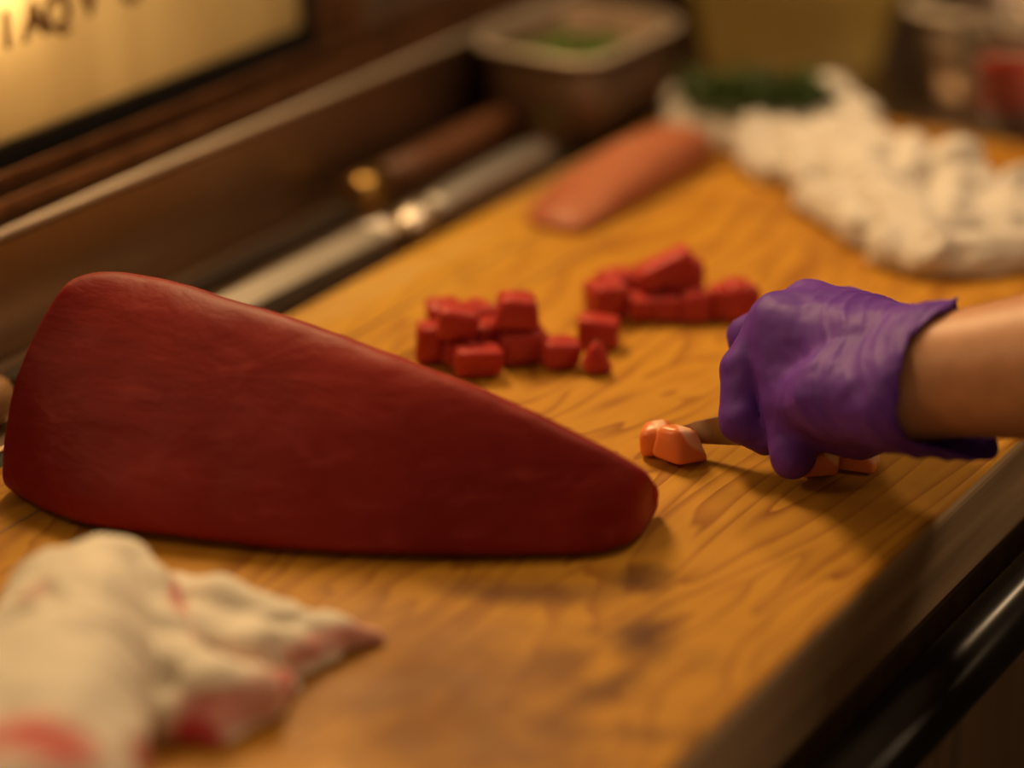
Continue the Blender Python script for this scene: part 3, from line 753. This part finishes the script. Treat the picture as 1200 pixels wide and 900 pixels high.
def stain(v):
    s = np.zeros(len(v))
    for pts, r, k in (
        ([(196, 675, .030), (207, 720, .026), (216, 752, .020), (260, 768, .018), (330, 782, .012), (350, 790, .010)], .007, .75),
        ([(350, 770, .010), (380, 750, .012), (440, 742, .004)], .009, .6), ([(230, 835, .012), (275, 832, .012), (310, 810, .012), (330, 800, .010)], .013, .65),
        ([(222, 862, .006), (240, 866, .004)], .013, 1.0), ([(5, 885, .040), (40, 880, .044), (70, 890, .044)], .022, .85),
        ([(40, 695, .045), (52, 705, .045)], .013, .5), ([(150, 890, .03), (185, 880, .012)], .012, .7), ([(300, 785, .015), (315, 835, .006)], .008, .55)):
        s = np.maximum(s, seg_mask(v, pts, r) * k)
    return s
o = cloth_blob('stained_rag', FT, M['rag'], .0017, .006, .0014, 6.0, stain)
tag(o, 'crumpled off-white rag with pink blood stains in front of the loin', 'rag')

# ------------------------------------------------------------------ herbs, pans, tubs at the back
def leaves(name, centers, mat, n, ln, wd, seed, parent=None):
    rnd = random.Random(seed); vs, fs = [], []
    for i in range(n):
        c, ex = rnd.choice(centers)
        p = np.array(c) + np.array([rnd.gauss(0, ex[0]), rnd.gauss(0, ex[1]), abs(rnd.gauss(0, ex[2]))])
        az = rnd.uniform(0, 6.283); el = rnd.uniform(.1, 1.25); L = ln * rnd.uniform(.5, 1.2); w_ = wd * rnd.uniform(.6, 1.3)
        d = np.array([math.cos(az) * math.cos(el), math.sin(az) * math.cos(el), math.sin(el)]); s = np.array([-math.sin(az), math.cos(az), 0]) * w_
        b0 = len(vs); n_ = np.cross(d, s); n_ = n_ / np.linalg.norm(n_) * w_ * .5
        vs += [p, p + d * L * .5 + s + n_, p + d * L * .5 - s + n_, p + d * L + V(0, 0, -L * .15), p + d * L * .5 - n_]
        fs += [(b0, b0 + 1, b0 + 4), (b0, b0 + 4, b0 + 2), (b0 + 1, b0 + 3, b0 + 4), (b0 + 4, b0 + 3, b0 + 2), (b0, b0 + 2, b0 + 1), (b0 + 1, b0 + 2, b0 + 3)]
    return mesh(name, vs, fs, mat, parent, smooth=False)
hc = [(at(px, py, z), (.008, .008, .005)) for px, py, z in ((825, 122, .026), (850, 125, .028), (880, 128, .030), (905, 126, .032), (930, 124, .034), (945, 120, .034), (865, 118, .032), (900, 116, .034))]
o = leaves('herb_bunch', hc, M['herb'], 900, .020, .0022, 5)
tag(o, 'bunch of dark green herbs lying on the far end of the white towel', 'herbs')

def rrect(cx, cy, hx, hy, r, z, n=6):
    out = []
    for qx, qy, a0 in ((1, 1, 0), (-1, 1, 90), (-1, -1, 180), (1, -1, 270)):
        for k in range(n):
            a = math.radians(a0 + 90 * k / (n - 1)); out.append(np.array([cx + qx * (hx - r) + r * math.cos(a), cy + qy * (hy - r) + r * math.sin(a), z]))
    return out
def pan(name, cx, cy, hx, hy, z0, z1, mat, rimmat, label, cat, r=.018, taper=.93, lip=.008, grp=None):
    t = tag(empty(name, (cx, cy, z0)), label, cat, grp); th_ = .0012
    R = [rrect(cx, cy, hx * taper - .006, hy * taper - .006, r * .8, z0 + .0004), rrect(cx, cy, hx * taper, hy * taper, r, z0 + .006), rrect(cx, cy, hx, hy, r, z1 - .001),
         rrect(cx, cy, hx - th_, hy - th_, r, z1 - .001), rrect(cx, cy, hx * taper - th_, hy * taper - th_, r, z0 + .007), rrect(cx, cy, hx * taper - .007, hy * taper - .007, r * .8, z0 + .0022)]
    vs, fs = loft(R); recalc(mesh('body', vs, fs, mat, t))
    R = [rrect(cx, cy, hx - .0008, hy - .0008, r, z1), rrect(cx, cy, hx + lip, hy + lip, r + lip, z1 + .0002), rrect(cx, cy, hx + lip + .0012, hy + lip + .0012, r + lip, z1 - .0022),
         rrect(cx, cy, hx + lip + .0006, hy + lip + .0006, r + lip, z1 - .0032), rrect(cx, cy, hx + lip - .001, hy + lip - .001, r + lip, z1 - .0022), rrect(cx, cy, hx + .0004, hy + .0004, r, z1 - .0016)]
    vs, fs = loft(R, cap=False); n = len(R[0])
    for j in range(n): fs.append((5 * n + j, 5 * n + (j + 1) % n, (j + 1) % n, j))
    recalc(mesh('rim', vs, fs, rimmat, t))
    return t
pL, pR = at(556, 66, .052), at(708, 88, .052)
pw = pR[0] - pL[0]
pan('steel_pan', (pL[0] + pR[0]) / 2 - .010, pR[1] + .068, pw / 2 - .002, .066, ZS, .059, M['pan'], M['rim'], 'small stainless steel pan with rolled rim behind the knife handles', 'pan', r=.022, lip=.0055)
hc = [(V((pL[0] + pR[0]) / 2 - .008 + dx, pR[1] + .06 + dy - .004, zz), (.0075, .009, .006)) for zz in (-.006, .008, .021, .033, .033) for dx in (-.012, .012) for dy in (-.016, .018)]
tag(leaves('garnish_leaves', hc, M['herb_lt'], 1300, .018, .0038, 8), 'bright green leaves heaped inside the small steel pan', 'herbs')
# olive plastic tub behind the towel
tc = at(918, 118, ZS); tcx, tcy = tc[0] + HD[0] * .075, tc[1] + HD[1] * .075 + .03
tb = tag(empty('olive_tub', (tcx, tcy, ZS)), 'yellow-olive plastic tub with a stepped side behind the herbs', 'tub')
def circ(r, z, n=40): return [np.array([tcx + r * math.cos(a), tcy + r * math.sin(a), z]) for a in np.linspace(0, 2 * math.pi, n, endpoint=False)]
R = [circ(.064, ZS + .0004), circ(.067, ZS + .003), circ(.0785, .045), circ(.0815, .048), circ(.083, .062), circ(.0865, .064), circ(.090, .098), circ(.0882, .098), circ(.0845, .066), circ(.0805, .060), circ(.0765, .045), circ(.064, ZS + .004)]
vs, fs = loft(R); recalc(mesh('body', vs, fs, M['tub'], tb))
R = [circ(.0902, .0945), circ(.095, .0945), circ(.0955, .100), circ(.0902, .1005)]
vs, fs = loft(R, cap=False); n = 40; fs += [(3 * n + j, 3 * n + (j + 1) % n, (j + 1) % n, j) for j in range(n)]
recalc(mesh('rim', vs, fs, M['tub'], tb))
# large dark pan at the back right
qL = at(1052, 10, .060); 
pan('deep_steel_pan', qL[0] + .155, qL[1] + .095, .150, .085, ZS, .060, M['steel'], M['rim'], 'wide deep steel pan with bright rim at the far end of the board', 'pan', r=.02, lip=.009)
# clear cup with red fish
cc = at(1192, 158, 0) + HD * .034
cup = tag(empty('clear_cup', (cc[0], cc[1], 0)), 'clear plastic cup holding red fish, on the far board end', 'cup')
def cc_(r, z, n=36): return [np.array([cc[0] + r * math.cos(a), cc[1] + r * math.sin(a), z]) for a in np.linspace(0, 2 * math.pi, n, endpoint=False)]
R = [cc_(.030, .0006), cc_(.033, .003), cc_(.039, .064), cc_(.0415, .0655), cc_(.0415, .068), cc_(.0385, .068), cc_(.0378, .064), cc_(.0315, .0045), cc_(.028, .0030)]
vs, fs = loft(R); recalc(mesh('cup_wall', vs, fs, M['clear'], cup))
rr_ = random.Random(4)
for k, (dx, dy, z, s) in enumerate(((-.011, -.009, .0055, .023), (.013, -.010, .0055, .022), (.001, .014, .0055, .022), (-.012, .0, .029, .025), (.014, .004, .029, .024))):
    o = chunk('red_fish_chunk', (cc[0] + dx, cc[1] + dy, z), (s, s, s), rr_.uniform(0, 1.5), M['cube'], 70 + k)
    tag(o, ('red fish chunk low in the clear cup, on the towel side', 'red fish chunk low in the clear cup, nearest the camera', 'red fish chunk low in the clear cup, against its far wall',
            'upper red fish chunk in the clear cup, on the towel side', 'upper red fish chunk in the clear cup, at the frame edge')[k], 'fish chunk', 'red fish chunks in the clear cup')
